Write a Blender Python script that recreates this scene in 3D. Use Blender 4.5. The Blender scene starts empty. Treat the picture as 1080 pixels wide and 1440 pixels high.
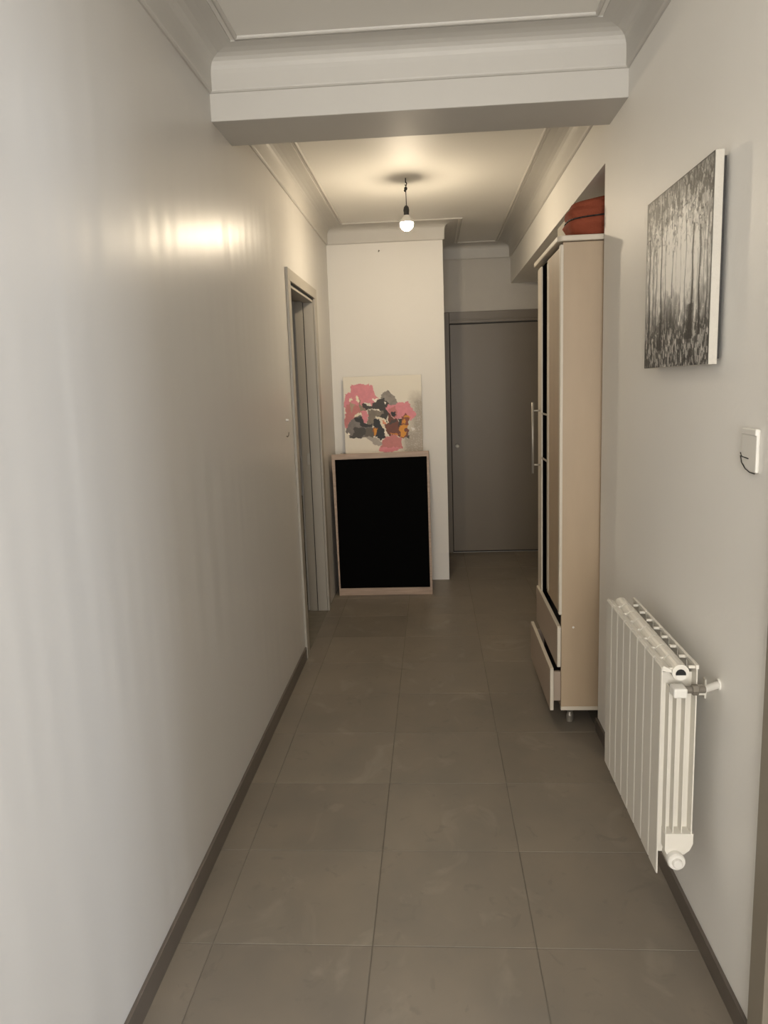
import bpy, bmesh, math, random
import numpy as np
from mathutils import Vector, Matrix, noise

sc = bpy.context.scene
COL = sc.collection
random.seed(4)

# ------------------------------------------------------------------ camera
cam_d = bpy.data.cameras.new('camera')
cam_d.sensor_fit = 'VERTICAL'
cam_d.sensor_height = 36.0
cam_d.sensor_width = 27.0
cam_d.lens = 36.0 * 1062.4663 / 1440.0
cam_d.clip_start = 0.02
cam = bpy.data.objects.new('camera', cam_d)
COL.objects.link(cam)
R_ = Vector((0.99744601, -0.02342442, -0.06747408))
F_ = Vector((0.0626065, -0.16796819, 0.98380237))
U_ = Vector((-0.0343785, -0.98551407, -0.16607268))
right = Vector((R_[0], F_[0], U_[0]))
down = Vector((R_[1], F_[1], U_[1]))
fwd = Vector((R_[2], F_[2], U_[2]))
m = Matrix.Identity(4)
for i in range(3):
    m[i][0] = right[i]; m[i][1] = -down[i]; m[i][2] = -fwd[i]
m[2][3] = 1.45
cam.matrix_world = m
sc.camera = cam

# ------------------------------------------------------------------ world, lights, exposure
w = bpy.data.worlds.new('sky'); sc.world = w; w.use_nodes = True
bg = w.node_tree.nodes['Background']
bg.inputs[0].default_value = (0.55, 0.68, 0.9, 1); bg.inputs[1].default_value = 1.0

BULB = 465.0
def area(name, loc, target, sx, sy, power, col):
    l = bpy.data.lights.new(name, 'AREA'); l.shape = 'RECTANGLE'; l.size = sx; l.size_y = sy
    l.energy = power; l.color = col
    o = bpy.data.objects.new(name, l); COL.objects.link(o)
    o.location = loc
    o.rotation_euler = (Vector(target) - Vector(loc)).to_track_quat('-Z', 'Y').to_euler()
    return o
# daylight entering by the window of the side room; fill lamp added behind the camera
area('daylight_side_room', (3.05, 0.72, 1.45), (0.0, 1.0, 1.2), 1.0, 1.3, 42, (0.76, 0.85, 1.0))
area('added_fill_hall_end', (0.0, -1.75, 1.6), (0.0, 2.0, 1.7), 1.0, 1.6, 84, (1.0, 0.945, 0.87))
sc.view_settings.view_transform = 'Standard'
sc.view_settings.look = 'None'
sc.view_settings.exposure = 0.28
sc.view_settings.gamma = 1.0
sc.view_settings.use_curve_mapping = False

# ------------------------------------------------------------------ materials
def mat(name, col, rough=0.5, metal=0.0, spec=0.5, noise_amt=0.0, noise_scale=8.0, bump=0.0, bump_scale=40.0,
        stretch=(1, 1, 1), emit=None, detail=4, bump_detail=2.0, col2=None, obj_var=0.0):
    M = bpy.data.materials.new(name); M.use_nodes = True
    nt = M.node_tree; N = nt.nodes; L = nt.links
    b = N['Principled BSDF']
    b.inputs['Base Color'].default_value = (*col, 1)
    b.inputs['Roughness'].default_value = rough
    b.inputs['Metallic'].default_value = metal
    b.inputs['Specular IOR Level'].default_value = spec
    tc = N.new('ShaderNodeTexCoord'); mp = N.new('ShaderNodeMapping')
    geo = N.new('ShaderNodeNewGeometry')
    L.new(geo.outputs['Position'], mp.inputs['Vector'])
    mp.inputs['Scale'].default_value = stretch
    nz = N.new('ShaderNodeTexNoise'); nz.inputs['Scale'].default_value = noise_scale
    nz.inputs['Detail'].default_value = detail
    L.new(mp.outputs[0], nz.inputs['Vector'])
    mix = N.new('ShaderNodeMix'); mix.data_type = 'RGBA'
    c2 = col2 if col2 else tuple(c * (1 - noise_amt) for c in col)
    mix.inputs['A'].default_value = (*col, 1); mix.inputs['B'].default_value = (*c2, 1)
    rmp = N.new('ShaderNodeMapRange'); rmp.inputs['From Min'].default_value = .3; rmp.inputs['From Max'].default_value = .7
    L.new(nz.outputs['Fac'], rmp.inputs['Value']); L.new(rmp.outputs[0], mix.inputs['Factor'])
    out = mix.outputs['Result']
    if obj_var:
        oi = N.new('ShaderNodeObjectInfo'); mr = N.new('ShaderNodeMapRange')
        mr.inputs['To Min'].default_value = 1 - obj_var; mr.inputs['To Max'].default_value = 1 + obj_var
        L.new(oi.outputs['Random'], mr.inputs['Value'])
        hs = N.new('ShaderNodeHueSaturation'); L.new(out, hs.inputs['Color']); L.new(mr.outputs[0], hs.inputs['Value'])
        out = hs.outputs['Color']
    L.new(out, b.inputs['Base Color'])
    if bump:
        nb = N.new('ShaderNodeTexNoise'); nb.inputs['Scale'].default_value = bump_scale; nb.inputs['Detail'].default_value = bump_detail
        L.new(mp.outputs[0], nb.inputs['Vector'])
        bp = N.new('ShaderNodeBump'); bp.inputs['Strength'].default_value = bump; bp.inputs['Distance'].default_value = .01
        L.new(nb.outputs['Fac'], bp.inputs['Height']); L.new(bp.outputs[0], b.inputs['Normal'])
    if emit:
        b.inputs['Emission Color'].default_value = (*emit[:3], 1); b.inputs['Emission Strength'].default_value = emit[3]
    return M

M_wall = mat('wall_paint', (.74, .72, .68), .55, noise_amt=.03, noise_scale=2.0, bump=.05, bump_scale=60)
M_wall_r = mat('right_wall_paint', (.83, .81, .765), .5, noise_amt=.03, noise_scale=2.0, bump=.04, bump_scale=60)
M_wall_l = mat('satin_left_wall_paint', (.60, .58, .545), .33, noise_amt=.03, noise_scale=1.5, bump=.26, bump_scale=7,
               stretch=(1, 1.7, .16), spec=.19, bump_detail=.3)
M_ceil = mat('ceiling_paint', (.81, .79, .74), .6, noise_amt=.02, noise_scale=2)
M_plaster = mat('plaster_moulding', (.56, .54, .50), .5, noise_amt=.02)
M_tile = mat('taupe_stone_tile', (.212, .179, .140), .44, noise_amt=.0, noise_scale=4.5, detail=8, stretch=(1, .8, 1),
             col2=(.172, .150, .122), obj_var=.06, bump=.05, bump_scale=20)
def scuffs(M):
    nt = M.node_tree; N = nt.nodes; L = nt.links; b = N['Principled BSDF']
    src = b.inputs['Base Color'].links[0].from_socket
    geo = N.new('ShaderNodeNewGeometry')
    def layer(src, scale, lo, hi, fac, col, stretch):
        mp = N.new('ShaderNodeMapping'); mp.inputs['Scale'].default_value = stretch; L.new(geo.outputs['Position'], mp.inputs['Vector'])
        nz = N.new('ShaderNodeTexNoise'); nz.inputs['Scale'].default_value = scale; nz.inputs['Detail'].default_value = 6; nz.inputs['Distortion'].default_value = 1.2
        L.new(mp.outputs[0], nz.inputs['Vector'])
        mr = N.new('ShaderNodeMapRange'); mr.inputs['From Min'].default_value = lo; mr.inputs['From Max'].default_value = hi; mr.inputs['To Max'].default_value = fac
        L.new(nz.outputs['Fac'], mr.inputs['Value'])
        mx = N.new('ShaderNodeMix'); mx.data_type = 'RGBA'; mx.inputs['B'].default_value = (*col, 1)
        L.new(mr.outputs[0], mx.inputs['Factor']); L.new(src, mx.inputs['A']); return mx.outputs['Result']
    src = layer(src, 5.0, .58, .72, .30, (.36, .32, .26), (1, .7, 1))
    src = layer(src, 14.0, .62, .70, .35, (.13, .11, .09), (1, 1, 1))
    L.new(src, b.inputs['Base Color'])
scuffs(M_tile)
M_grout = mat('grout', (.17, .15, .12), .8, noise_amt=.2, noise_scale=20)
M_skirt = mat('skirting_tile', (.12, .10, .082), .35, noise_amt=.15, noise_scale=10)
M_taupe = mat('taupe_door_paint', (.165, .138, .104), .42, noise_amt=.05, noise_scale=3)
M_frame = mat('grey_beige_door_frame', (.36, .33, .28), .4, noise_amt=.05, noise_scale=4)
M_dframe = mat('taupe_door_frame', (.24, .21, .165), .42, noise_amt=.05, noise_scale=4)
M_dark = mat('painted_gap_shade', (.006, .006, .006), .7)  # black that paints the shade of gaps, recesses and holes
M_blackglass = mat('black_gloss_panel', (.0035, .0035, .004), .5, spec=.0)
M_blackmat = mat('black_front', (.003, .003, .003), .6, spec=.01)
M_palewood = mat('pale_pinkish_wood', (.46, .34, .26), .45, noise_amt=.25, noise_scale=12, stretch=(.6, .6, 8))
M_ward = mat('beige_laminate', (.44, .335, .225), .42, noise_amt=.07, noise_scale=5, stretch=(3, 3, .6))
M_wardedge = mat('cream_edge_band', (.62, .56, .46), .4, noise_amt=.03)
M_warddrawer = mat('drawer_laminate', (.40, .32, .25), .45, noise_amt=.08, noise_scale=6, stretch=(1, .3, 3))
M_metal = mat('brushed_metal', (.42, .39, .34), .45, metal=.6, noise_amt=.05, noise_scale=30)
M_chrome = mat('chrome', (.8, .8, .78), .12, metal=1.0)
M_terra = mat('terracotta_cloth', (.30, .075, .038), .85, noise_amt=.2, noise_scale=6, bump=.3, bump_scale=120, spec=.2)
M_card = mat('beige_board', (.42, .37, .29), .6, noise_amt=.1, noise_scale=6)
M_rad = mat('radiator_enamel', (.70, .67, .60), .35, noise_amt=.02)
M_white = mat('white_plastic', (.72, .70, .65), .35, noise_amt=.02)
M_pipe = mat('grey_pipe', (.20, .18, .15), .4, metal=.3, noise_amt=.1, noise_scale=25)
M_cord = mat('black_cable', (.02, .018, .016), .5)
M_canvas = mat('white_canvas_edge', (.55, .52, .46), .7, noise_amt=.04, noise_scale=30, bump=.2, bump_scale=300)
M_bulb = mat('glowing_bulb_glass', (1, .95, .85), .3, emit=(1.0, .83, .60, BULB))
M_glass = bpy.data.materials.new('window_glass'); M_glass.use_nodes = True
gb = M_glass.node_tree.nodes['Principled BSDF']
gb.inputs['Transmission Weight'].default_value = 1; gb.inputs['Roughness'].default_value = 0; gb.inputs['IOR'].default_value = 1.02

def art_mat(name, rough, bump):
    M = bpy.data.materials.new(name); M.use_nodes = True
    nt = M.node_tree; N = nt.nodes; L = nt.links; b = N['Principled BSDF']
    at = N.new('ShaderNodeVertexColor'); at.layer_name = 'art'
    L.new(at.outputs['Color'], b.inputs['Base Color']); b.inputs['Roughness'].default_value = rough
    nz = N.new('ShaderNodeTexNoise'); nz.inputs['Scale'].default_value = 150
    geo = N.new('ShaderNodeNewGeometry'); L.new(geo.outputs['Position'], nz.inputs['Vector'])
    bp = N.new('ShaderNodeBump'); bp.inputs['Strength'].default_value = bump; bp.inputs['Distance'].default_value = .003
    L.new(nz.outputs['Fac'], bp.inputs['Height']); L.new(bp.outputs[0], b.inputs['Normal'])
    return M
M_art_a = art_mat('acrylic_paint', .5, .3)
M_art_f = art_mat('textured_paint', .5, .35)

# ------------------------------------------------------------------ mesh helpers
class MB:
    def __init__(s): s.bm = bmesh.new()
    def box(s, x0, x1, y0, y1, z0, z1):
        r = bmesh.ops.create_cube(s.bm, size=1.0)
        for v in r['verts']:
            v.co = Vector(((x0 + x1) / 2 + v.co.x * (x1 - x0), (y0 + y1) / 2 + v.co.y * (y1 - y0), (z0 + z1) / 2 + v.co.z * (z1 - z0)))
        return s
    def cyl(s, a, b, r0, r1=None, seg=20, caps=True):
        a = Vector(a); b = Vector(b); r1 = r0 if r1 is None else r1
        d = (b - a); q = d.to_track_quat('Z', 'Y')
        r = bmesh.ops.create_cone(s.bm, cap_ends=caps, segments=seg, radius1=r0, radius2=r1, depth=d.length)
        for v in r['verts']: v.co = (a + b) / 2 + q @ v.co
        return s
    def sphere(s, c, r, sc=(1, 1, 1), u=24, v=16):
        k = bmesh.ops.create_uvsphere(s.bm, u_segments=u, v_segments=v, radius=r)
        for q in k['verts']: q.co = Vector(c) + Vector((q.co.x * sc[0], q.co.y * sc[1], q.co.z * sc[2]))
        return s
    def tube(s, pts, r, seg=10):
        for i in range(len(pts) - 1):
            s.cyl(pts[i], pts[i + 1], r, seg=seg)
            if i: s.sphere(pts[i], r, u=seg, v=6)
        return s
    def lathe(s, c, prof, seg=24, axis='Z'):
        rings = []
        for (r, h) in prof:
            ring = []
            for i in range(seg):
                a = 2 * math.pi * i / seg
                x, y = r * math.cos(a), r * math.sin(a)
                p = Vector((x, y, h)) if axis == 'Z' else (Vector((x, h, y)) if axis == 'Y' else Vector((h, x, y)))
                ring.append(s.bm.verts.new(Vector(c) + p))
            rings.append(ring)
        for k in range(len(rings) - 1):
            for i in range(seg):
                s.bm.faces.new((rings[k][i], rings[k][(i + 1) % seg], rings[k + 1][(i + 1) % seg], rings[k + 1][i]))
        s.bm.faces.new(rings[0]); s.bm.faces.new(rings[-1])
        return s
    def prism(s, pts, axis, a, b):
        """polygon pts in the two other axes, extruded along axis from a to b"""
        def P(p, t):
            if axis == 'X': return Vector((t, p[0], p[1]))
            if axis == 'Y': return Vector((p[0], t, p[1]))
            return Vector((p[0], p[1], t))
        v0 = [s.bm.verts.new(P(p, a)) for p in pts]; v1 = [s.bm.verts.new(P(p, b)) for p in pts]
        n = len(pts)
        for i in range(n): s.bm.faces.new((v0[i], v0[(i + 1) % n], v1[(i + 1) % n], v1[i]))
        s.bm.faces.new(v0); s.bm.faces.new(v1)
        return s
    def build(s, name, material, parent=None, bevel=0.0, smooth=False, seg=2, loc=None):
        bmesh.ops.recalc_face_normals(s.bm, faces=s.bm.faces[:])
        me = bpy.data.meshes.new(name)
        if loc is None and parent is not None: off = parent.matrix_world.translation if parent.parent is None else None
        s.bm.to_mesh(me); s.bm.free()
        me.materials.append(material)
        if smooth: me.polygons.foreach_set('use_smooth', [True] * len(me.polygons))
        o = bpy.data.objects.new(name, me); COL.objects.link(o)
        if bevel:
            bv = o.modifiers.new('bevel', 'BEVEL'); bv.width = bevel; bv.segments = seg; bv.limit_method = 'ANGLE'
            bv.angle_limit = math.radians(40); bv.harden_normals = False
        if parent is not None:
            o.parent = parent
            o.matrix_parent_inverse = world_of(parent).inverted()
        return o
def world_of(o):
    mw = o.matrix_basis.copy()
    if o.parent is not None: mw = world_of(o.parent) @ o.matrix_parent_inverse @ mw
    return mw
def thing(name, label, cat, loc, group=None):
    o = bpy.data.objects.new(name, None); o.empty_display_size = .1; COL.objects.link(o)
    o.location = loc; o['label'] = label; o['category'] = cat
    if group: o['group'] = group
    return o
def tag(o, label, cat, group=None):
    o['label'] = label; o['category'] = cat
    if group: o['group'] = group
    return o
def struct(o, label=None, cat=None):
    o['kind'] = 'structure'
    if label: o['label'] = label
    if cat: o['category'] = cat
    return o
def sempty(name, loc, label, cat):
    o = bpy.data.objects.new(name, None); COL.objects.link(o); o.location = loc
    return struct(o, label, cat)

# ------------------------------------------------------------------ dimensions
XL, XR = -.718, .655
YE, YF, XP = 5.496, 6.402, .095
YB0, YB1, ZB = 2.678, 2.944, 2.339
ZC, ZG = 2.54, 2.430
YN, ZH, XN = 3.005, 2.226, 1.12
Y0 = -1.7
T = .13

# ------------------------------------------------------------------ structure
# floor bed + single tiles
floor = struct(MB().box(-2.3, 3.1, Y0 - .1, 6.55, -.06, -.0016).build('floor', M_grout), 'floor of square taupe-grey stone tiles with pale joints', 'floor')
TX, TY, jx, jy = .4265, .409, -.19, 1.757
g = .0013
shared = {}
def tile_piece(x0, x1, y0, y1):
    x0 += g; x1 -= g; y0 += g; y1 -= g
    if x1 - x0 < .015 or y1 - y0 < .015: return
    key = (round(x1 - x0, 4), round(y1 - y0, 4))
    if key not in shared:
        o = MB().box(-(x1 - x0) / 2, (x1 - x0) / 2, -(y1 - y0) / 2, (y1 - y0) / 2, -.0045, 0).build('floor_tile', M_tile, bevel=.0008, seg=1)
        shared[key] = o.data
    else:
        o = bpy.data.objects.new('floor_tile', shared[key]); COL.objects.link(o)
        bv = o.modifiers.new('bevel', 'BEVEL'); bv.width = .0008; bv.segments = 1
    o.parent = floor
    o.location = ((x0 + x1) / 2, (y0 + y1) / 2, random.uniform(-.0003, .0003))
    o.rotation_euler = (random.uniform(-.0008, .0008), random.uniform(-.0008, .0008), 0)
def xedges(lo, hi):
    k = math.ceil((lo - jx) / TX); e = [lo]
    while jx + k * TX < hi - 1e-6:
        if jx + k * TX > lo + 1e-6: e.append(jx + k * TX)
        k += 1
    return e + [hi]
k0 = math.floor((0.3 - jy) / TY)
k = k0
while True:
    ya = jy + k * TY; yb = ya + TY
    if ya > YF: break
    k += 1
    spans = []
    y_mid_end = YE - .002
    if ya < YE:
        spans.append((XL + .002, XR - .002 if ya < YN else XN, ya, min(yb, YE)))
        if yb > YE: spans.append((XP + .002, XN, YE, min(yb, YF)))
    else:
        spans.append((XP + .002, XN, ya, min(yb, YF)))
    for (lo, hi, a, b) in spans:
        if a < YN < b and lo < 0 and hi > 1:
            pass
        e = xedges(lo, hi)
        for i in range(len(e) - 1): tile_piece(e[i], e[i + 1], a, b)

# left wall with a doorway
wl = MB()
DY0, DY1, DZ = 3.915, 4.765, 1.985
wl.box(XL - T, XL, Y0, DY0, 0, ZC + .05); wl.box(XL - T, XL, DY1, YE + .1, 0, ZC + .05); wl.box(XL - T, XL, DY0, DY1, DZ, ZC + .05)
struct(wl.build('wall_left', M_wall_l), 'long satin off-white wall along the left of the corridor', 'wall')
# right wall: near part with doorway behind the frame edge, header over the alcove, alcove walls
wr = MB()
RY0, RY1, RZ = .55, 1.385, 2.02
wr.box(XR, XR + .12, Y0, RY0, 0, ZC + .05); wr.box(XR, XR + .12, RY0, RY1, RZ, ZC + .05); wr.box(XR, XR + .12, RY1, YN, 0, ZC + .05)
wr.box(XR, XN + .1, YN, YF, ZH, ZC + .05)
wr.box(XN, XN + .1, YN - .0, YF, 0, ZH)
wr.box(XR + .12, XN + .1, YN - .12, YN, 0, ZC)
struct(wr.build('wall_right', M_wall_r), 'off-white right wall with a header over a deep alcove', 'wall')
# end wall block beside the far recess
we = MB(); we.box(XL, XP, YE, YF, 0, ZC + .05)
struct(we.build('wall_end', M_wall), 'cream wall closing the left side of the corridor end', 'wall')
wf = MB(); wf.box(-.2, XN + .1, YF, YF + .12, 0, ZC + .05)
M_wall_b = mat('recess_shade_wall_paint', (.53, .50, .45), .6, noise_amt=.04)  # wall paint darkened, the recess shade is in the colour
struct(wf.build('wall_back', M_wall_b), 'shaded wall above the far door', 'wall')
wn = MB(); wn.box(XL - T, -.5, Y0 - .12, Y0, 0, ZC + .05); wn.box(.5, XR + .12, Y0 - .12, Y0, 0, ZC + .05)
wn.box(-.5, .5, Y0 - .12, Y0, 2.4, ZC + .05); wn.box(-.5, .5, Y0 - .12, Y0, 0, .3)
struct(wn.build('wall_front', M_wall), 'wall with an added window behind the camera', 'wall')
cl = MB(); cl.box(XL - T, XN + .1, Y0 - .12, YF + .12, ZC, ZC + .1)
struct(cl.build('ceiling', M_ceil), 'off-white corridor ceiling framed by plaster beads', 'ceiling')
# beam
bm_ = MB(); bm_.box(XL - .002, XR + .002, YB0, YB1, ZB, ZC + .01)
struct(bm_.build('trim_1', M_plaster, bevel=.003), 'white downstand beam crossing the corridor ceiling', 'beam')
# side room
sr = MB()
sr.box(XR + .12, 3.1, -1.5, -1.4, 0, 2.6); sr.box(XR + .12, 3.1, 2.3, 2.4, 0, 2.6)
sr.box(3.0, 3.1, -1.4, .17, 0, 2.6); sr.box(3.0, 3.1, 1.27, 2.3, 0, 2.6); sr.box(3.0, 3.1, .17, 1.27, 0, .85); sr.box(3.0, 3.1, .17, 1.27, 2.15, 2.6)
sr.box(XR + .12, 3.1, -1.5, 2.4, 2.6, 2.7)
struct(sr.build('wall_side_room', M_wall), 'walls of the side room outside the picture', 'wall')
# left room behind the doorway (dark)
lr = MB()
lr.box(-2.3, XL - T, 4.93, 5.03, 0, 2.5); lr.box(-2.4, -2.3, 3.0, 5.03, 0, 2.5); lr.box(-2.4, XL - T, 3.0, 3.1, 0, 2.5); lr.box(-2.4, XL - T, 3.0, 5.03, 2.5, 2.6)
struct(lr.build('wall_left_room', M_wall), 'dim room beyond the left doorway', 'wall')

# coves and beads
def sweep_loop(poly, prof, name, material, parent=None, closed_prof=False):
    n = len(poly); bm = bmesh.new(); rings = []
    for i in range(n):
        p = Vector(poly[i]); a = Vector(poly[i - 1]); c = Vector(poly[(i + 1) % n])
        d1 = (p - a).normalized(); d2 = (c - p).normalized()
        n1 = Vector((-d1.y, d1.x)); n2 = Vector((-d2.y, d2.x))
        mdir = (n1 + n2); mdir = mdir / (1 + n1.dot(n2))
        rings.append([bm.verts.new((p.x + mdir.x * o, p.y + mdir.y * o, z)) for (o, z) in prof])
    mlen = len(prof); rng = range(mlen) if closed_prof else range(mlen - 1)
    for i in range(n):
        A = rings[i]; B = rings[(i + 1) % n]
        for k in rng:
            k2 = (k + 1) % mlen
            bm.faces.new((A[k], B[k], B[k2], A[k2]))
    bmesh.ops.recalc_face_normals(bm, faces=bm.faces[:])
    me = bpy.data.meshes.new(name); bm.to_mesh(me); bm.free(); me.materials.append(material)
    o = bpy.data.objects.new(name, me); COL.objects.link(o)
    if parent: o.parent = parent
    return o
cove = [(0, ZG - .004), (.006, ZG - .004), (.011, ZG), (.0125, ZG + .004)]
for i in range(0, 11):
    t = i / 10 * math.pi / 2
    cove.append((.012 + .095 * (1 - math.cos(t)) ** 2.6, ZG + .004 + (ZC - .004 - ZG - .004) * math.sin(t)))
cove += [(.107, ZC), (0, ZC)]
bead = [(.128 + .0075 * math.cos(t), ZC + .0005 - .009 * math.sin(t)) for t in [i * math.pi / 6 for i in range(7)]]
near_poly = [(XL, Y0), (XR, Y0), (XR, YB0), (XL, YB0)]
far_poly = [(XL, YB1), (XR, YB1), (XR, YF), (XP, YF), (XP, YE), (XL, YE)]
c1 = sweep_loop(near_poly, cove, 'trim_2', M_plaster, closed_prof=True); struct(c1, 'coved plaster cornice around the near ceiling', 'cornice')
sweep_loop(near_poly, bead, 'ceiling_bead', M_plaster, c1, closed_prof=True)
c2 = sweep_loop(far_poly, cove, 'trim_3', M_plaster, closed_prof=True); struct(c2, 'coved plaster cornice around the far ceiling', 'cornice')
sweep_loop(far_poly, bead, 'ceiling_bead', M_plaster, c2, closed_prof=True)

# skirting
struct(MB().box(XL, XL + .010, Y0, 3.865, 0, .068).build('baseboard_left', M_skirt, bevel=.0015), 'low dark grey tiled skirting along the left wall', 'skirting')
sk = MB(); sk.box(XR - .010, XR, 1.475, YN, 0, .055)
struct(sk.build('baseboard_right', M_skirt, bevel=.0015), 'low dark grey tiled skirting along the right wall', 'skirting')

# door 1 (left doorway)
d1 = sempty('door_1', (XL, 4.34, 0), 'open doorway with grey-beige frame in the left wall', 'door')
cas = .07
ob = MB().box(XL, XL + .014, 3.865, 3.865 + cas, 0, 1.985).box(XL, XL + .014, 4.82 - cas, 4.82, 0, 1.985).box(XL, XL + .014, 3.865, 4.82, 1.985, 2.044)
ob.build('door_casing', M_frame, d1, bevel=.002)
MB().box(XL - .062, XL - .001, 4.75, 4.762, 0, 1.97).box(XL - .062, XL - .001, 3.93, 3.945, 0, 1.97).box(XL - .062, XL - .001, 3.945, 4.75, 1.962, 1.975).build('door_jamb', M_frame, d1, bevel=.001)
MB().box(XL - .067, XL - .062, 4.758, 4.766, 0, 1.97).build('jamb_gap_shade', M_dark, d1)  # black strip paints the dark gap in the jamb
MB().box(XL - .117, XL - .067, 4.7515, 4.764, 0, 1.97).box(XL - .117, XL - .067, 3.915, 3.935, 0, 1.97).box(XL - .117, XL - .062, 3.935, 4.752, 1.972, 1.984).build('door_stop', M_frame, d1, bevel=.001)
MB().box(XL - .085, XL - .066, 4.748, 4.753, .965, 1.035).build('strike_plate', M_metal, d1, bevel=.001)
MB().box(XL + .0005, XL + .0015, 3.94, 4.745, 1.976, 1.9845).build('painted_shadow_gap', M_dark, d1)  # black strip paints the shade line under the head casing
tag(MB().box(-1.25, -.868, 4.84, 4.92, 0.0, .745).build('storage_box', M_blackmat, bevel=.01), 'tall black box glimpsed low inside the left doorway', 'box')

# door 2 (far door)
d2 = sempty('door_2', (.5, YF, 0), 'plain taupe door at the far end of the corridor', 'door')
MB().box(XP + .002, .150, YF - .018, YF, 0, 2.015).box(.150, XN, YF - .018, YF, 1.925, 2.015).build('door_casing', M_taupe, d2, bevel=.003)
MB().box(.150, XN, YF - .024, YF - .002, 1.945, 1.957).build('casing_bead', M_taupe, d2, bevel=.002)
MB().box(.150, XN, YF - .006, YF, .006, 1.923).build('leaf_gap_shade', M_dark, d2)  # black sheet behind the leaf paints the shade around its edges
MB().box(.155, XN, YF - .012, YF - .001, .016, 1.914).build('door_leaf', M_taupe, d2, bevel=.002)
MB().sphere((.199, YF - .028, .92), .017).cyl((.199, YF - .001, .92), (.199, YF - .02, .92), .006).build('door_knob', M_white, d2, smooth=True)

# door 3 (right doorway frame seen at the lower right edge)
d3 = sempty('door_3', (XR, 1.0, 0), 'taupe door frame cut off at the lower right edge', 'door')
MB().box(XR - .016, XR, RY1, RY1 + .070, 0, 2.09).box(XR - .016, XR, RY0 - .07, RY0, 0, 2.09).box(XR - .016, XR, RY0, RY1, 2.02, 2.09).build('door_casing', M_dframe, d3, bevel=.002)
MB().box(XR - .001, XR + .121, RY1 - .015, RY1, 0, 2.02).box(XR - .001, XR + .121, RY0, RY0 + .015, 0, 2.02).box(XR - .001, XR + .121, RY0 + .015, RY1 - .015, 2.005, 2.02).build('door_jamb', M_frame, d3, bevel=.001)
# windows outside the picture, the corridor-end one added for the fill light
w1 = sempty('window_1', (3.0, .72, 1.5), 'window of the side room', 'window')
MB().box(2.97, 3.03, .17, .22, .85, 2.15).box(2.97, 3.03, 1.22, 1.27, .85, 2.15).box(2.97, 3.03, .22, 1.22, .85, .90).box(2.97, 3.03, .22, 1.22, 2.10, 2.15).box(2.97, 3.03, .695, .745, .9, 2.1).build('window_frame', M_white, w1)
w2 = sempty('added_window_2', (0, Y0, 1.5), 'added unseen window at the corridor end behind the camera', 'window')
MB().box(-.5, -.45, Y0 - .06, Y0 - .01, .3, 2.4).box(.45, .5, Y0 - .06, Y0 - .01, .3, 2.4).box(-.45, .45, Y0 - .06, Y0 - .01, .3, .35).box(-.45, .45, Y0 - .06, Y0 - .01, 2.35, 2.4).build('window_frame', M_white, w2)

# ------------------------------------------------------------------ wardrobe
WX, WY0, WY1 = .505, 3.05, 3.69
wd = thing('wardrobe', 'tall beige wardrobe with black glass strip standing in the right alcove', 'wardrobe', (.78, 3.43, 0))
for y in (WY0, WY1 - .018): MB().box(WX + .006, 1.06, y, y + .018, .078, 1.962).build('side_panel', M_ward, wd, bevel=.0015)
MB().box(1.045, 1.055, WY0 + .018, WY1 - .018, .078, 1.962).build('back_panel', M_ward, wd)
MB().box(WX + .006, 1.045, WY0 + .018, WY1 - .018, .078, .096).build('bottom_panel', M_ward, wd)
MB().box(WX + .03, 1.045, WY0 + .018, WY1 - .018, .455, .473).build('shelf', M_ward, wd)
MB().box(WX + .0055, 1.06, WY0 - .003, WY0 + .018, .068, .084).build('edge_strip', M_wardedge, wd, bevel=.001)
# top with rounded front corners
tp = []
r = .03
for cx_, cy_, a0 in ((.488 + r, 3.035 + r, 180), (1.06, 3.035, None), (1.06, 3.735, None), (.488 + r, 3.735 - r, 90)):
    if a0 is None: tp.append((cx_, cy_))
    else:
        for i in range(7):
            a = math.radians(a0 + i * 15); tp.append((cx_ + r * math.cos(a), cy_ + r * math.sin(a)))
MB().prism(tp, 'Z', 1.964, 1.985).build('top_panel', M_wardedge, wd, bevel=.004, seg=3)
# fronts
MB().box(WX - .004, WX + .012, WY0 + .0, WY0 + .030, .485, 1.955).build('front_stile', M_wardedge, wd, bevel=.004)
dA = MB().box(WX, WX + .016, WY0 + .034, 3.412, .485, 1.950).build('door', M_ward, wd, bevel=.003)
MB().box(WX - .0015, WX + .003, 3.36, 3.408, .50, 1.935).build('door_edge_band', M_wardedge, dA, bevel=.001)
bp_ = MB().box(WX + .004, WX + .014, 3.414, 3.574, .40, 1.950).build('glass_panel', M_blackglass, wd)
for z in (1.293, 1.086):
    MB().box(WX - .001, WX + .006, 3.414, 3.574, z - .004, z + .004).build('metal_bar', M_metal, bp_, bevel=.0008)
dB = MB().box(WX - .002, WX + .014, 3.576, WY1 - .002, .40, 1.950).build('door', M_wardedge, wd, bevel=.003)
hd = MB().cyl((.468, 3.612, 1.010), (.468, 3.612, 1.345), .0055, seg=12)
hd.cyl((.468, 3.612, 1.05), (.505, 3.612, 1.05), .004, seg=10).cyl((.468, 3.612, 1.305), (.505, 3.612, 1.305), .004, seg=10)
hd.build('bar_handle', M_metal, dB, smooth=True)
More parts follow.
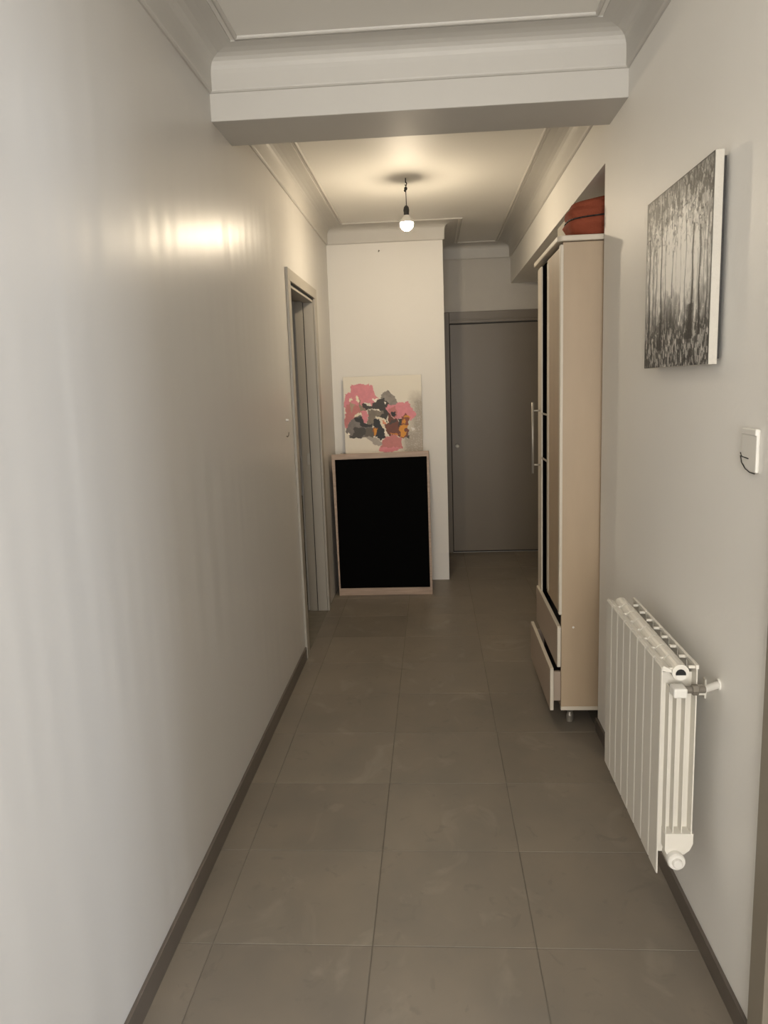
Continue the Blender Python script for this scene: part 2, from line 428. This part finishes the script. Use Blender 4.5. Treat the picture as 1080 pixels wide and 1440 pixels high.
# drawers
def drawer(xf, z0, z1, z1far, y0, y1):
    d = MB()
    # front with slightly rising far end
    bm = d.bm
    vs = [bm.verts.new(p) for p in ((xf, y0, z0), (xf, y1, z0), (xf, y1, z1far), (xf, y0, z1), (xf + .016, y0, z0), (xf + .016, y1, z0), (xf + .016, y1, z1far), (xf + .016, y0, z1))]
    for f in ((0, 1, 2, 3), (4, 5, 6, 7), (0, 1, 5, 4), (2, 3, 7, 6), (1, 2, 6, 5), (0, 3, 7, 4)): bm.faces.new([vs[i] for i in f])
    o = d.build('drawer', M_warddrawer, wd, bevel=.003)
    e = MB(); vs = [e.bm.verts.new(p) for p in ((xf + .001, y0 + .002, z1 - .001), (xf + .001, y1 - .002, z1far - .001), (xf + .001, y1 - .002, z1far + .0025), (xf + .001, y0 + .002, z1 + .0025), (xf + .0155, y0 + .002, z1 - .001), (xf + .0155, y1 - .002, z1far - .001), (xf + .0155, y1 - .002, z1far + .0025), (xf + .0155, y0 + .002, z1 + .0025))]
    for f in ((0, 1, 2, 3), (4, 5, 6, 7), (0, 1, 5, 4), (2, 3, 7, 6), (1, 2, 6, 5), (0, 3, 7, 4)): e.bm.faces.new([vs[i] for i in f])
    e.build('edge_band', M_wardedge, o, bevel=.001)
    MB().box(xf + .001, xf + .015, y0 - .0025, y0 + .001, z0 + .002, z1 - .001).build('edge_band', M_wardedge, o, bevel=.001)
    b = MB(); zz = z1 - .02; zb = z0 + .035
    b.box(xf + .016, xf + .45, y0 + .022, y0 + .036, zb, zz).box(xf + .016, xf + .45, y1 - .05, y1 - .036, zb, zz).box(xf + .016, xf + .45, y0 + .036, y1 - .05, zb, zb + .008).box(xf + .44, xf + .45, y0 + .036, y1 - .05, zb, zz)
    b.build('drawer_box', M_warddrawer, o)
    return o
drawer(.494, .258, .432, .440, WY0 + .0, WY1 - .01)
drawer(.465, .066, .250, .254, WY0 + .0, WY1 - .01)
MB().box(WX + .02, WX + .03, WY0 + .02, WY1 - .02, .10, .48).build('drawer_recess_shade', M_dark, wd)  # black sheet paints the shade behind and above the drawers
MB().cyl((.56, WY0 - .002, .432), (.56, WY0 + .001, .432), .0045, seg=12).build('screw_cap', M_white, wd)
for (x, y) in ((.555, WY0 + .04), (1.0, WY0 + .04), (.555, WY1 - .04), (1.0, WY1 - .04)):
    MB().lathe((x, y, 0), [(.012, 0), (.016, .004), (.016, .03), (.010, .045), (.018, .06), (.018, .078)], 16).build('foot', M_pipe, wd, smooth=False)

# board and bag on the wardrobe
bo = MB().box(.578, .90, 3.36, 3.60, 1.985, 2.112).build('storage_box', M_card, bevel=.003)
tag(bo, 'beige box behind the terracotta bag on top of the wardrobe', 'box')
# soft terracotta bag
bag = bmesh.new()
NU, NV = 56, 30
cx_, cy_, hx, hy, zb, ht = .735, 3.215, .190, .108, 1.985, .172
grid = []
for j in range(NV + 1):
    t = j / NV; row = []
    ph = t * math.pi
    zz = zb + ht * (0.5 - 0.5 * math.copysign(abs(math.cos(ph)) ** .62, math.cos(ph)))
    rr = max(abs(math.sin(ph)), 1e-4) ** .42
    seam = math.exp(-((zz - (zb + .088)) / .006) ** 2)
    for i in range(NU):
        a = 2 * math.pi * i / NU
        ca, sa = math.cos(a), math.sin(a)
        ex = math.copysign(abs(ca) ** .55, ca); ey = math.copysign(abs(sa) ** .55, sa)
        k = rr * (1 - .05 * seam)
        p = Vector((cx_ + hx * ex * k, cy_ + hy * ey * k, zz))
        nn = noise.noise(Vector((p.x * 9, p.y * 9, p.z * 28))) * .012
        fold = .006 * math.sin((zz - zb) * 150 + 3 * ex) * (1 if zz > zb + .09 else .3)
        if 0.02 < t < .98: p = p + Vector((ex, ey, 0)).normalized() * (nn + fold - .004)
        p.z -= .02 * max(0, -ex) * max(0, (zz - zb) / ht) ** 2
        p.z = max(p.z, zb)
        row.append(bag.verts.new(p))
    grid.append(row)
for j in range(NV):
    for i in range(NU):
        bag.faces.new((grid[j][i], grid[j][(i + 1) % NU], grid[j + 1][(i + 1) % NU], grid[j + 1][i]))
bmesh.ops.remove_doubles(bag, verts=bag.verts[:], dist=1e-5)
B = MB(); B.bm.free(); B.bm = bag
bg_root = thing('cloth_bag', 'folded terracotta cloth bag on top of the wardrobe', 'bag', (cx_, cy_, zb))
B.build('bag_body', M_terra, bg_root, smooth=True)
pts = []
for i in range(41):
    a = 2 * math.pi * i / 40; ca, sa = math.cos(a), math.sin(a)
    ex = math.copysign(abs(ca) ** .55, ca); ey = math.copysign(abs(sa) ** .55, sa)
    pts.append((cx_ + hx * ex * .975, cy_ + hy * ey * .975, zb + .088 + .012 * ex))
MB().tube(pts, .003, 6).build('zip_seam', M_cord, bg_root, smooth=True)

# ------------------------------------------------------------------ low cabinet with black front
cb = thing('low_cabinet', 'low cabinet with a black front and pale wood frame against the end wall', 'cabinet', (-.36, 5.28, 0))
cx0, cx1, cy0 = -.690, -.034, 5.10
for x in (cx0 + .012, cx1 - .018): MB().box(x, x + .018, cy0 + .02, 5.48, 0, .965).build('side_panel', M_palewood, cb, bevel=.001)
MB().box(cx0 + .030, cx1 - .018, 5.47, 5.48, 0.02, .95).build('back_panel', M_palewood, cb)
MB().box(cx0 + .012, cx1, cy0 + .02, 5.48, .950, .966).build('top_panel', M_palewood, cb, bevel=.001)
fr = MB()
def quadbox(mb, p, y0, y1):
    v0 = [mb.bm.verts.new((a, y0, b)) for a, b in p]; v1 = [mb.bm.verts.new((a, y1, b)) for a, b in p]
    for i in range(4): mb.bm.faces.new((v0[i], v0[(i + 1) % 4], v1[(i + 1) % 4], v1[i]))
    mb.bm.faces.new(v0); mb.bm.faces.new(v1)
quadbox(fr, [(-.682, 0), (-.673, 0), (-.673, .99), (-.695, .99)], cy0, cy0 + .02)
fr.build('frame_stile', M_palewood, cb, bevel=.001)
fr = MB()
quadbox(fr, [(-.046, 0), (-.030, 0), (-.034, .998), (-.048, .998)], cy0, cy0 + .02)
fr.build('frame_stile', M_palewood, cb, bevel=.001)
MB().box(-.673, -.046, cy0, cy0 + .02, .001, .052).build('bottom_rail', M_palewood, cb, bevel=.001)
tr = MB(); quadbox(tr, [(-.694, .956), (-.034, .964), (-.034, 1.000), (-.695, .992)], cy0 - .001, cy0 + .022)
tr.build('top_rail', M_palewood, cb, bevel=.002)
MB().box(-.673, -.046, cy0 + .005, cy0 + .018, .052, .962).build('door', M_blackmat, cb)

# ------------------------------------------------------------------ painted surfaces
rng = np.random.default_rng(7)
def vnoise(x, y, sx, sy, seed):
    r = np.random.default_rng(seed); G = r.random((256, 256))
    X = x * sx; Y = y * sy; xi = np.floor(X).astype(int); yi = np.floor(Y).astype(int)
    fx = X - xi; fy = Y - yi; fx = fx * fx * (3 - 2 * fx); fy = fy * fy * (3 - 2 * fy)
    g = lambda a, b: G[(a % 256), (b % 256)]
    return (g(xi, yi) * (1 - fx) + g(xi + 1, yi) * fx) * (1 - fy) + (g(xi, yi + 1) * (1 - fx) + g(xi + 1, yi + 1) * fx) * fy
def fbm(x, y, s, seed, o=4, ar=1.0):
    v = 0; a = .5
    for k in range(o): v = v + a * vnoise(x, y, s * 2 ** k, s * ar * 2 ** k, seed + k); a *= .5
    return v / (1 - .5 ** o)
def inpoly(px, py, poly):
    ins = np.zeros(px.shape, bool); n = len(poly)
    for i in range(n):
        x1, y1 = poly[i]; x2, y2 = poly[(i + 1) % n]
        c = ((y1 > py) != (y2 > py)) & (px < (x2 - x1) * (py - y1) / (y2 - y1 + 1e-9) + x1)
        ins ^= c
    return ins
def srgb(c): 
    c = np.array(c) / 255.; return np.where(c <= .04045, c / 12.92, ((c + .055) / 1.055) ** 2.4)
def art_grid(name, nu, nv, fn_pos, colors, height, material, parent):
    verts = []
    P = []
    for j in range(nv + 1):
        for i in range(nu + 1):
            P.append(fn_pos(i / nu, j / nv, height[j, i]))
    faces = [(j * (nu + 1) + i, j * (nu + 1) + i + 1, (j + 1) * (nu + 1) + i + 1, (j + 1) * (nu + 1) + i) for j in range(nv) for i in range(nu)]
    me = bpy.data.meshes.new(name); me.from_pydata(P, [], faces)
    ca = me.color_attributes.new('art', 'FLOAT_COLOR', 'POINT')
    c4 = np.ones((len(P), 4), np.float32); c4[:, :3] = colors.reshape(-1, 3)
    ca.data.foreach_set('color', c4.ravel())
    me.materials.append(material)
    o = bpy.data.objects.new(name, me); COL.objects.link(o)
    o.parent = parent; o.matrix_parent_inverse = world_of(parent).inverted()
    return o

# abstract painting; polygons in a 1000 x 1000 frame, y down
NUA = 170
uu, vv = np.meshgrid(np.linspace(0, 1, NUA + 1), np.linspace(0, 1, NUA + 1))
wx = (fbm(uu, vv, 14, 11) - .5) * 60 + (fbm(uu, vv, 45, 12, 2) - .5) * 26; wy = (fbm(uu, vv, 14, 31) - .5) * 60 + (fbm(uu, vv, 45, 32, 2) - .5) * 26
# frame coordinates of the sketch: left edge runs 60..95, right edge 1010..1040
qx = 60 + 35 * vv + (945 - 0 * vv) * uu + wx
qy = 75 - 15 * uu + (925) * vv + wy
K = 1.36
def C(r_, g_, b_): return srgb((r_, g_, b_)) * K
img = np.zeros(uu.shape + (3,)); img[:] = C(193, 188, 176)
hgt = np.zeros(uu.shape)
def paint(poly, col, h=.0006, tex=.1, seed=3):
    msk = inpoly(qx, qy, poly); c = C(*col)
    nzv = 1 + tex * (fbm(uu, vv, 30, seed) - .5) * 2
    img[msk] = (c[None, :] * nzv[msk][:, None]); hgt[msk] = h + .0004 * nzv[msk]
gx = np.clip((qx - 830) / 120, 0, 1) * np.clip((qy - 240) / 150, 0, 1)
gx = np.maximum(gx, np.clip((qx - 760) / 80, 0, 1) * np.clip((qy - 620) / 150, 0, 1))
img[:] = img * (1 - gx[..., None]) + C(142, 135, 124) * gx[..., None]
spk = (rng.random(uu.shape) > .93) & (gx > .6); img[spk] = C(178, 172, 165)
PK = (186, 116, 124); PK2 = (164, 102, 100)
paint([(150, 165), (425, 165), (430, 260), (480, 320), (500, 400), (400, 430), (385, 380), (300, 390), (340, 500), (360, 620), (330, 640), (300, 560), (200, 560), (150, 640), (110, 680), (85, 660), (80, 480), (85, 280), (150, 270)], PK, seed=5)
paint([(95, 420), (190, 400), (290, 430), (300, 540), (190, 570), (110, 670), (88, 640)], PK2, seed=6)
paint([(150, 390), (200, 400), (190, 480), (160, 520)], (150, 130, 110))
paint([(225, 300), (250, 300), (250, 375), (228, 365)], (205, 198, 175)); paint([(150, 340), (175, 335), (180, 380), (150, 375)], (205, 198, 175))
paint([(200, 550), (250, 500), (290, 520), (300, 560), (240, 550)], (195, 186, 165))
paint([(255, 330), (330, 480), (275, 480), (255, 400)], (120, 108, 88))
paint([(510, 300), (560, 262), (620, 262), (680, 310), (705, 370), (690, 430), (640, 420), (560, 350)], (118, 112, 105), tex=.3)
paint([(320, 380), (400, 430), (430, 370), (500, 330), (560, 340), (640, 420), (590, 440), (600, 520), (600, 610), (540, 570), (480, 550), (480, 460), (330, 480), (300, 390)], (42, 38, 32))
paint([(350, 480), (480, 480), (560, 470), (560, 530), (470, 540), (440, 600), (430, 680), (360, 670)], (105, 96, 84), tex=.25)
paint([(200, 560), (290, 540), (330, 640), (420, 660), (400, 720), (350, 730), (340, 800), (270, 800), (150, 800), (100, 740), (110, 680)], (102, 96, 92), tex=.2)
paint([(200, 560), (300, 550), (330, 640), (410, 660), (410, 690), (300, 690), (280, 620), (230, 610)], (28, 26, 23))
paint([(210, 690), (340, 700), (340, 760), (270, 805), (150, 800), (200, 760)], (52, 48, 42))
paint([(330, 700), (420, 690), (460, 770), (420, 800), (340, 800)], (78, 72, 62))
paint([(430, 590), (470, 580), (520, 640), (570, 720), (590, 820), (530, 850), (470, 800), (480, 720), (430, 660)], (16, 15, 15))
paint([(460, 570), (520, 560), (590, 590), (560, 630), (590, 700), (550, 690), (510, 620)], (200, 190, 170))
paint([(530, 600), (585, 605), (580, 630), (545, 630)], (190, 120, 90))
paint([(565, 730), (600, 740), (600, 800), (575, 800)], (215, 205, 190))
paint([(580, 440), (700, 400), (850, 388), (910, 490), (950, 550), (880, 600), (800, 560), (740, 600), (680, 560), (600, 540)], PK, seed=8)
paint([(600, 480), (700, 440), (720, 560), (640, 560)], PK2)
paint([(590, 500), (640, 560), (720, 580), (740, 620), (860, 600), (860, 800), (780, 810), (740, 780), (640, 800), (600, 760), (590, 700), (560, 640), (620, 610)], (92, 48, 32), tex=.25)
paint([(640, 510), (690, 505), (700, 540), (660, 555), (635, 540)], (16, 14, 14))
paint([(650, 590), (700, 590), (720, 620), (620, 640)], (50, 40, 34))
paint([(740, 600), (790, 580), (790, 660), (750, 670)], (38, 33, 28))
paint([(770, 560), (850, 510), (865, 580), (860, 660), (790, 660)], (112, 58, 36))
paint([(810, 555), (890, 540), (870, 575), (800, 580)], (182, 122, 30)); paint([(790, 605), (830, 605), (825, 640), (795, 640)], (182, 122, 30))
paint([(750, 690), (790, 660), (860, 665), (860, 690), (815, 700), (815, 740), (850, 745), (830, 780), (770, 800), (750, 740)], (182, 122, 30))
paint([(640, 765), (750, 765), (740, 790), (650, 790)], (175, 105, 40))
paint([(420, 700), (480, 690), (490, 780), (440, 795)], (120, 66, 34)); paint([(445, 715), (485, 710), (485, 780), (440, 785)], (190, 128, 30))
paint([(850, 790), (890, 795), (885, 812), (850, 808)], (40, 36, 30))
paint([(340, 800), (420, 790), (540, 860), (550, 890), (500, 910), (400, 860)], (142, 136, 128))
paint([(590, 810), (700, 790), (780, 800), (780, 950), (640, 975), (500, 970), (540, 890)], PK2, seed=9)
paint([(520, 930), (770, 930), (740, 960), (600, 980), (500, 975)], PK)
paint([(885, 695), (925, 690), (925, 725), (890, 725)], (190, 188, 185))
for s_ in ((455, 345, 25), (575, 395, 18), (495, 470, 14), (650, 265, 6), (140, 770, 16)):
    paint([(s_[0] + s_[2] * math.cos(a), s_[1] + s_[2] * math.sin(a)) for a in [k_ * .7 for k_ in range(9)]], (215, 208, 195))
pa = thing('abstract_painting', 'square unframed abstract canvas in pink, black and ochre standing on the low cabinet', 'painting', (-.355, 5.44, .966))
px0, px1, pz0, pz1 = -.636, -.076, .967, 1.513
def paY(z): return 5.425 + (z - pz0) * .055
q = MB(); vsq = []
for (x, z) in ((px0, pz0), (px1, pz0), (px1, pz1), (px0, pz1)):
    vsq.append((q.bm.verts.new((x, paY(z), z)), q.bm.verts.new((x, paY(z) + .02, z))))
q.bm.faces.new([v[0] for v in vsq]); q.bm.faces.new([v[1] for v in vsq])
for i in range(4): q.bm.faces.new((vsq[i][0], vsq[(i + 1) % 4][0], vsq[(i + 1) % 4][1], vsq[i][1]))
q.build('stretched_canvas', M_canvas, pa, bevel=.001)
art_grid('painted_surface', NUA, NUA, lambda u, v, h: (px0 + .001 + u * (px1 - px0 - .002), paY(pz1 - v * (pz1 - pz0)) - .0012 - h, pz1 - .001 - v * (pz1 - pz0 - .002)), img, hgt, M_art_a, pa)

# forest canvas on the right wall
nu, nv = 180, 220
u, v = np.meshgrid(np.linspace(0, 1, nu + 1), np.linspace(0, 1, nv + 1))
base = .60 + .22 * np.exp(-((u - .52) / .33) ** 2 - ((v - .42) / .25) ** 2)
base -= .20 * np.clip((.22 - v) / .22, 0, 1) + .05 * (np.abs(u - .5) * 2) ** 3
base -= .36 * (1 / (1 + np.exp(-(v - .74 + .08 * (fbm(u, v, 6, 51) - .5)) * 22)))
base += (fbm(u, v, 60, 61, 3, .4) - .5) * .38
lf = fbm(u, v, 48, 71, 3, .55); top = np.clip((.36 - v) / .2, 0, 1)
base -= np.where(lf > .50, .30, 0) * top * (.5 + .5 * fbm(u, v, 5, 81))
# tangled branches: ridged noise
rd = 1 - np.abs(fbm(u, v, 16, 91, 3, .7) - .5) * 2
base -= np.where(rd > .955, .26, 0) * np.clip((.5 - v) / .3, 0, 1)
bot = np.clip((v - .7) / .12, 0, 1)
base += np.where(fbm(u, v, 60, 101, 3, .5) > .56, .26, 0) * bot
base -= .22 * np.exp(-((u - .40) / .14) ** 2 - ((v - .70) / .10) ** 2)
def trunk(c, wd0, v0, v1, dark, lean=0., col=None):
    global base
    cc = c + lean * (v - .5) + .006 * np.sin(v * 17 + c * 30)
    ww = wd0 * (1 + .9 * np.clip((v - .5) * 2, 0, 1))
    mk = np.clip(1.2 - np.abs(u - cc) / ww, 0, 1) * (v > v0) * (v < v1)
    base = base * (1 - mk * dark)
def lighttrunk(c, wd0, v0, v1, amt, lean=0.):
    global base
    cc = c + lean * (v - .5)
    mk = np.clip(1.2 - np.abs(u - cc) / wd0, 0, 1) * (v > v0) * (v < v1)
    base = base + mk * amt
for a in ((.07, .011, .22, .86, .72, .0), (.145, .006, .3, .82, .5, 0), (.20, .007, .32, .80, .55, .0), (.285, .010, .06, .90, .78, .02), (.355, .005, .05, .7, .6, 0),
          (.47, .008, .36, .62, .5, 0), (.53, .004, .3, .75, .35, 0), (.595, .004, .3, .76, .35, 0), (.665, .006, .2, .80, .5, .0), (.765, .012, .28, .86, .78, -.02),
          (.86, .011, .3, .85, .72, .01), (.955, .006, .16, .8, .6, 0), (.915, .005, .1, .7, .3, 0)): trunk(*a)
trunk(.745, .035, .68, .86, .6); trunk(.28, .03, .74, .9, .45)
for a in ((.11, .014, .3, .8, .14), (.25, .012, .3, .8, .12), (.81, .018, .3, .78, .16), (.43, .02, .1, .6, .12), (.62, .02, .12, .7, .12), (.72, .012, .66, .8, .2, -.5)): lighttrunk(*a)
spot = (rng.random(u.shape) > .985); base += spot * .18
edge = (u < .008) | (v < .007) | (u > .99) ; base[edge] *= .5
lum = np.clip((base - .5) * 1.5 + .64, .07, .97) ** 2.1
fimg = np.stack([lum * 1.0, lum * .97, lum * .90], -1)
fp = thing('forest_painting', 'grey and cream canvas of bare forest trunks hanging on the right wall', 'painting', (.64, 2.03, 1.47))
fy0, fy1, fz0, fz1, fx = 1.778, 2.298, 1.470, 1.926, .622
MB().box(fx, fx + .019, fy0, fy1, fz0, fz1).build('stretched_canvas', M_canvas, fp, bevel=.001)
for y in (fy0 + .006, fy1 - .05): MB().box(fx + .019, XR - .007, y, y + .03, fz0 + .012, fz1 - .012).build('shade_black_stretcher', M_cord, fp)  # bars coloured black for the dark slot behind the canvas
art_grid('painted_surface', nu, nv, lambda a, b, h: (fx - .0008 - h, fy1 - .001 - a * (fy1 - fy0 - .002), fz1 - .001 - b * (fz1 - fz0 - .002)), fimg, .0006 * base, M_art_f, fp)

# ------------------------------------------------------------------ radiator
rd_ = thing('radiator', 'white sectional aluminium radiator mounted low on the right wall', 'radiator', (.56, 1.97, .26))
RYa, RYb, nsec = 1.692, 2.252, 8
sw = (RYb - RYa) / nsec
zt, zbt = .792, .262
def section():
    s = MB(); a, b = .0014, sw - .0014
    # front plate with slightly rolled edges
    s.prism([(.5140, a), (.5125, a + .004), (.5125, b - .004), (.5140, b), (.5160, b), (.5160, a)], 'Z', zbt, zt - .008)
    # fins
    for x, zc0, zc1 in ((.534, .365, .735), (.551, .365, .735), (.571, .365, .735)):
        s.box(x - .0012, x + .0012, a + .004, b - .004, zc0, zc1)
    # rear plate
    s.box(.592, .595, a + .002, b - .002, .352, zt - .006)
    # web joining the plates
    s.box(.517, .592, sw / 2 - .0015, sw / 2 + .0015, .30, zt - .030)
    # top louvres: bridging arches
    s.prism([(.5135, zt - .010), (.517, zt - .003), (.536, zt - .013), (.536, zt - .020), (.517, zt - .016)], 'Y', a, b)
    s.box(.576, .595, a + .006, a + .014, zt - .012, zt - .006)
    s.box(.520, .540, a + .006, a + .012, zt - .016, zt - .010)
    s.box(.590, .597, a, b, zt - .012, zt - .002)
    # upper and lower water headers
    s.cyl((.556, a, zt - .020), (.556, b, zt - .020), .0195, seg=20)
    s.prism([(.532, .366), (.598, .366), (.598, .340), (.590, .322), (.570, .306), (.540, .306), (.532, .322)], 'Y', a, b)
    s.cyl((.556, a, .302), (.556, b, .302), .021, seg=20)
    return s
first = section().build('section', M_rad, None, bevel=.0006)
secs = [first]
for i in range(1, nsec):
    c = first.copy(); COL.objects.link(c); secs.append(c)
for i, o in enumerate(secs):
    o.parent = rd_; o.matrix_parent_inverse = world_of(rd_).inverted(); o.location = (0, RYa + i * sw, 0)
MB().cyl((.556, RYa - .001, .769), (.556, RYa + .003, .769), .0115, seg=20).build('header_hole_shade', M_dark, rd_)  # black disc paints the dark inside of the header end
MB().prism([(.556 + .0118 * math.cos(math.radians(a)), .767 + .0118 * math.sin(math.radians(a))) for a in range(180, 361, 15)], 'Y', RYa - .003, RYa + .001).build('end_cover', M_white, rd_, bevel=.0005)
MB().lathe((.556, RYa - .006, .302), [(.021, .006), (.021, -.006), (.019, -.010), (.012, -.010), (.011, -.018), (.009, -.020)], 24, 'Y').build('end_plug', M_white, rd_, smooth=False)
MB().box(.531, .562, RYa - .034, RYa + .002, .724, .747).build('valve_cap', M_white, rd_, bevel=.004, seg=3)
MB().cyl((.558, RYa - .016, .738), (.606, RYa - .014, .738), .0085, seg=16).lathe((.575, RYa - .016, .738), [(.010, 0), (.013, .002), (.013, .014), (.010, .016)], 6, 'X').build('supply_pipe', M_pipe, rd_, smooth=False)
MB().cyl((.604, RYa - .014, .738), (.6545, RYa + .033, .730), .008, .009, seg=16).cyl((.6505, RYa + .033, .730), (.6548, RYa + .033, .730), .0135, .014, seg=24).build('wall_escutcheon', M_white, rd_, smooth=False)
for y in (RYa + .12, RYb - .12):
    MB().box(.596, XR, y - .01, y + .01, .67, .69).box(XR - .004, XR, y - .008, y + .008, .66, .71).build('wall_bracket', M_rad, rd_, bevel=.001)

# ------------------------------------------------------------------ small white wall unit
wu = thing('wall_intercom', 'small white plastic intercom box on the right wall below the picture', 'intercom', (XR, 1.60, 1.25))
pr_ = [(1.562, 1.335), (1.636, 1.335), (1.638, 1.275), (1.631, 1.262), (1.612, 1.252), (1.588, 1.247), (1.562, 1.247)]
MB().prism(pr_, 'X', XR - .008, XR).build('body', M_white, wu, bevel=.003, seg=3)
MB().tube([(XR - .0085, 1.638, 1.277), (XR - .0085, 1.631, 1.263), (XR - .0085, 1.612, 1.252), (XR - .0085, 1.588, 1.2465), (XR - .0085, 1.564, 1.2465)], .0012, 8).build('lower_rim', M_cord, wu, smooth=True)
MB().tube([(XR - .0085, 1.639, 1.283), (XR - .0085, 1.631, 1.2755), (XR - .0085, 1.598, 1.274)], .0012, 8).build('slot', M_cord, wu, smooth=True)
MB().box(XR - .0105, XR - .001, 1.563, 1.635, 1.322, 1.3365).build('top_cap', M_white, wu, bevel=.003, seg=3)

# tiny fixings on the left wall and end wall
def at_l(y): return XL
tag(MB().cyl((XL, 3.69, 1.295), (XL + .014, 3.69, 1.295), .007, .005, 12).build('wall_plug', M_white), 'tiny white plug in the left wall beside the doorway', 'wall plug')
tag(MB().tube([(XL, 3.675, 1.218), (XL + .006, 3.675, 1.214), (XL + .010, 3.683, 1.222), (XL + .011, 3.687, 1.236)], .0022, 8).build('screw_hook', M_pipe, smooth=True), 'small dark screw hook under the white plug on the left wall', 'hook')
tag(MB().cyl((-.353, YE, 2.367), (-.348, YE - .016, 2.371), .0025, seg=8).sphere((-.348, YE - .016, 2.371), .005, u=10, v=8).build('wall_nail', M_pipe), 'small nail high in the end wall', 'nail')

# ------------------------------------------------------------------ bare bulb pendant
bx, by = -.117, 4.30
pl = thing('pendant_bulb', 'bare glowing bulb hanging on a short black cord from the ceiling', 'lamp', (bx, by, 2.31))
MB().cyl((bx, by, 2.515), (bx, by, ZC), .003, seg=8).tube([(bx, by, 2.520), (bx + .006, by, 2.512), (bx + .002, by, 2.500), (bx - .004, by, 2.506)], .003, 8).build('ceiling_hook', M_cord, pl, smooth=True)
MB().sphere((bx, by, 2.486), .009, (1.0, .8, 1.1), 14, 10).sphere((bx - .004, by, 2.476), .007, u=12, v=8).build('cable_knot', M_cord, pl, smooth=True)
MB().tube([(bx, by, 2.505), (bx + .002, by, 2.49), (bx, by, 2.47), (bx + .001, by, 2.40)], .0022, 8).build('cord', M_cord, pl, smooth=True)
MB().lathe((bx, by, 2.345), [(.0135, 0), (.0145, .004), (.0145, .022), (.016, .024), (.016, .032), (.013, .046), (.006, .054)], 20).build('bulb_socket', M_cord, pl)
prof = [(.0005, -.044), (.014, -.041), (.026, -.033), (.034, -.020), (.0365, -.006), (.0362, -.002), (.002, -.0018)]
MB().lathe((bx, by, 2.312), prof, 20).build('bulb_glass', M_bulb, pl, smooth=True)
MB().lathe((bx, by, 2.312), [(.0362, -.0015), (.0368, .001), (.0325, .014), (.022, .026), (.016, .034), (.0135, .040)], 20).build('added_bulb_collar', M_white, pl, smooth=True)  # collar added to keep the bulb's light off the ceiling
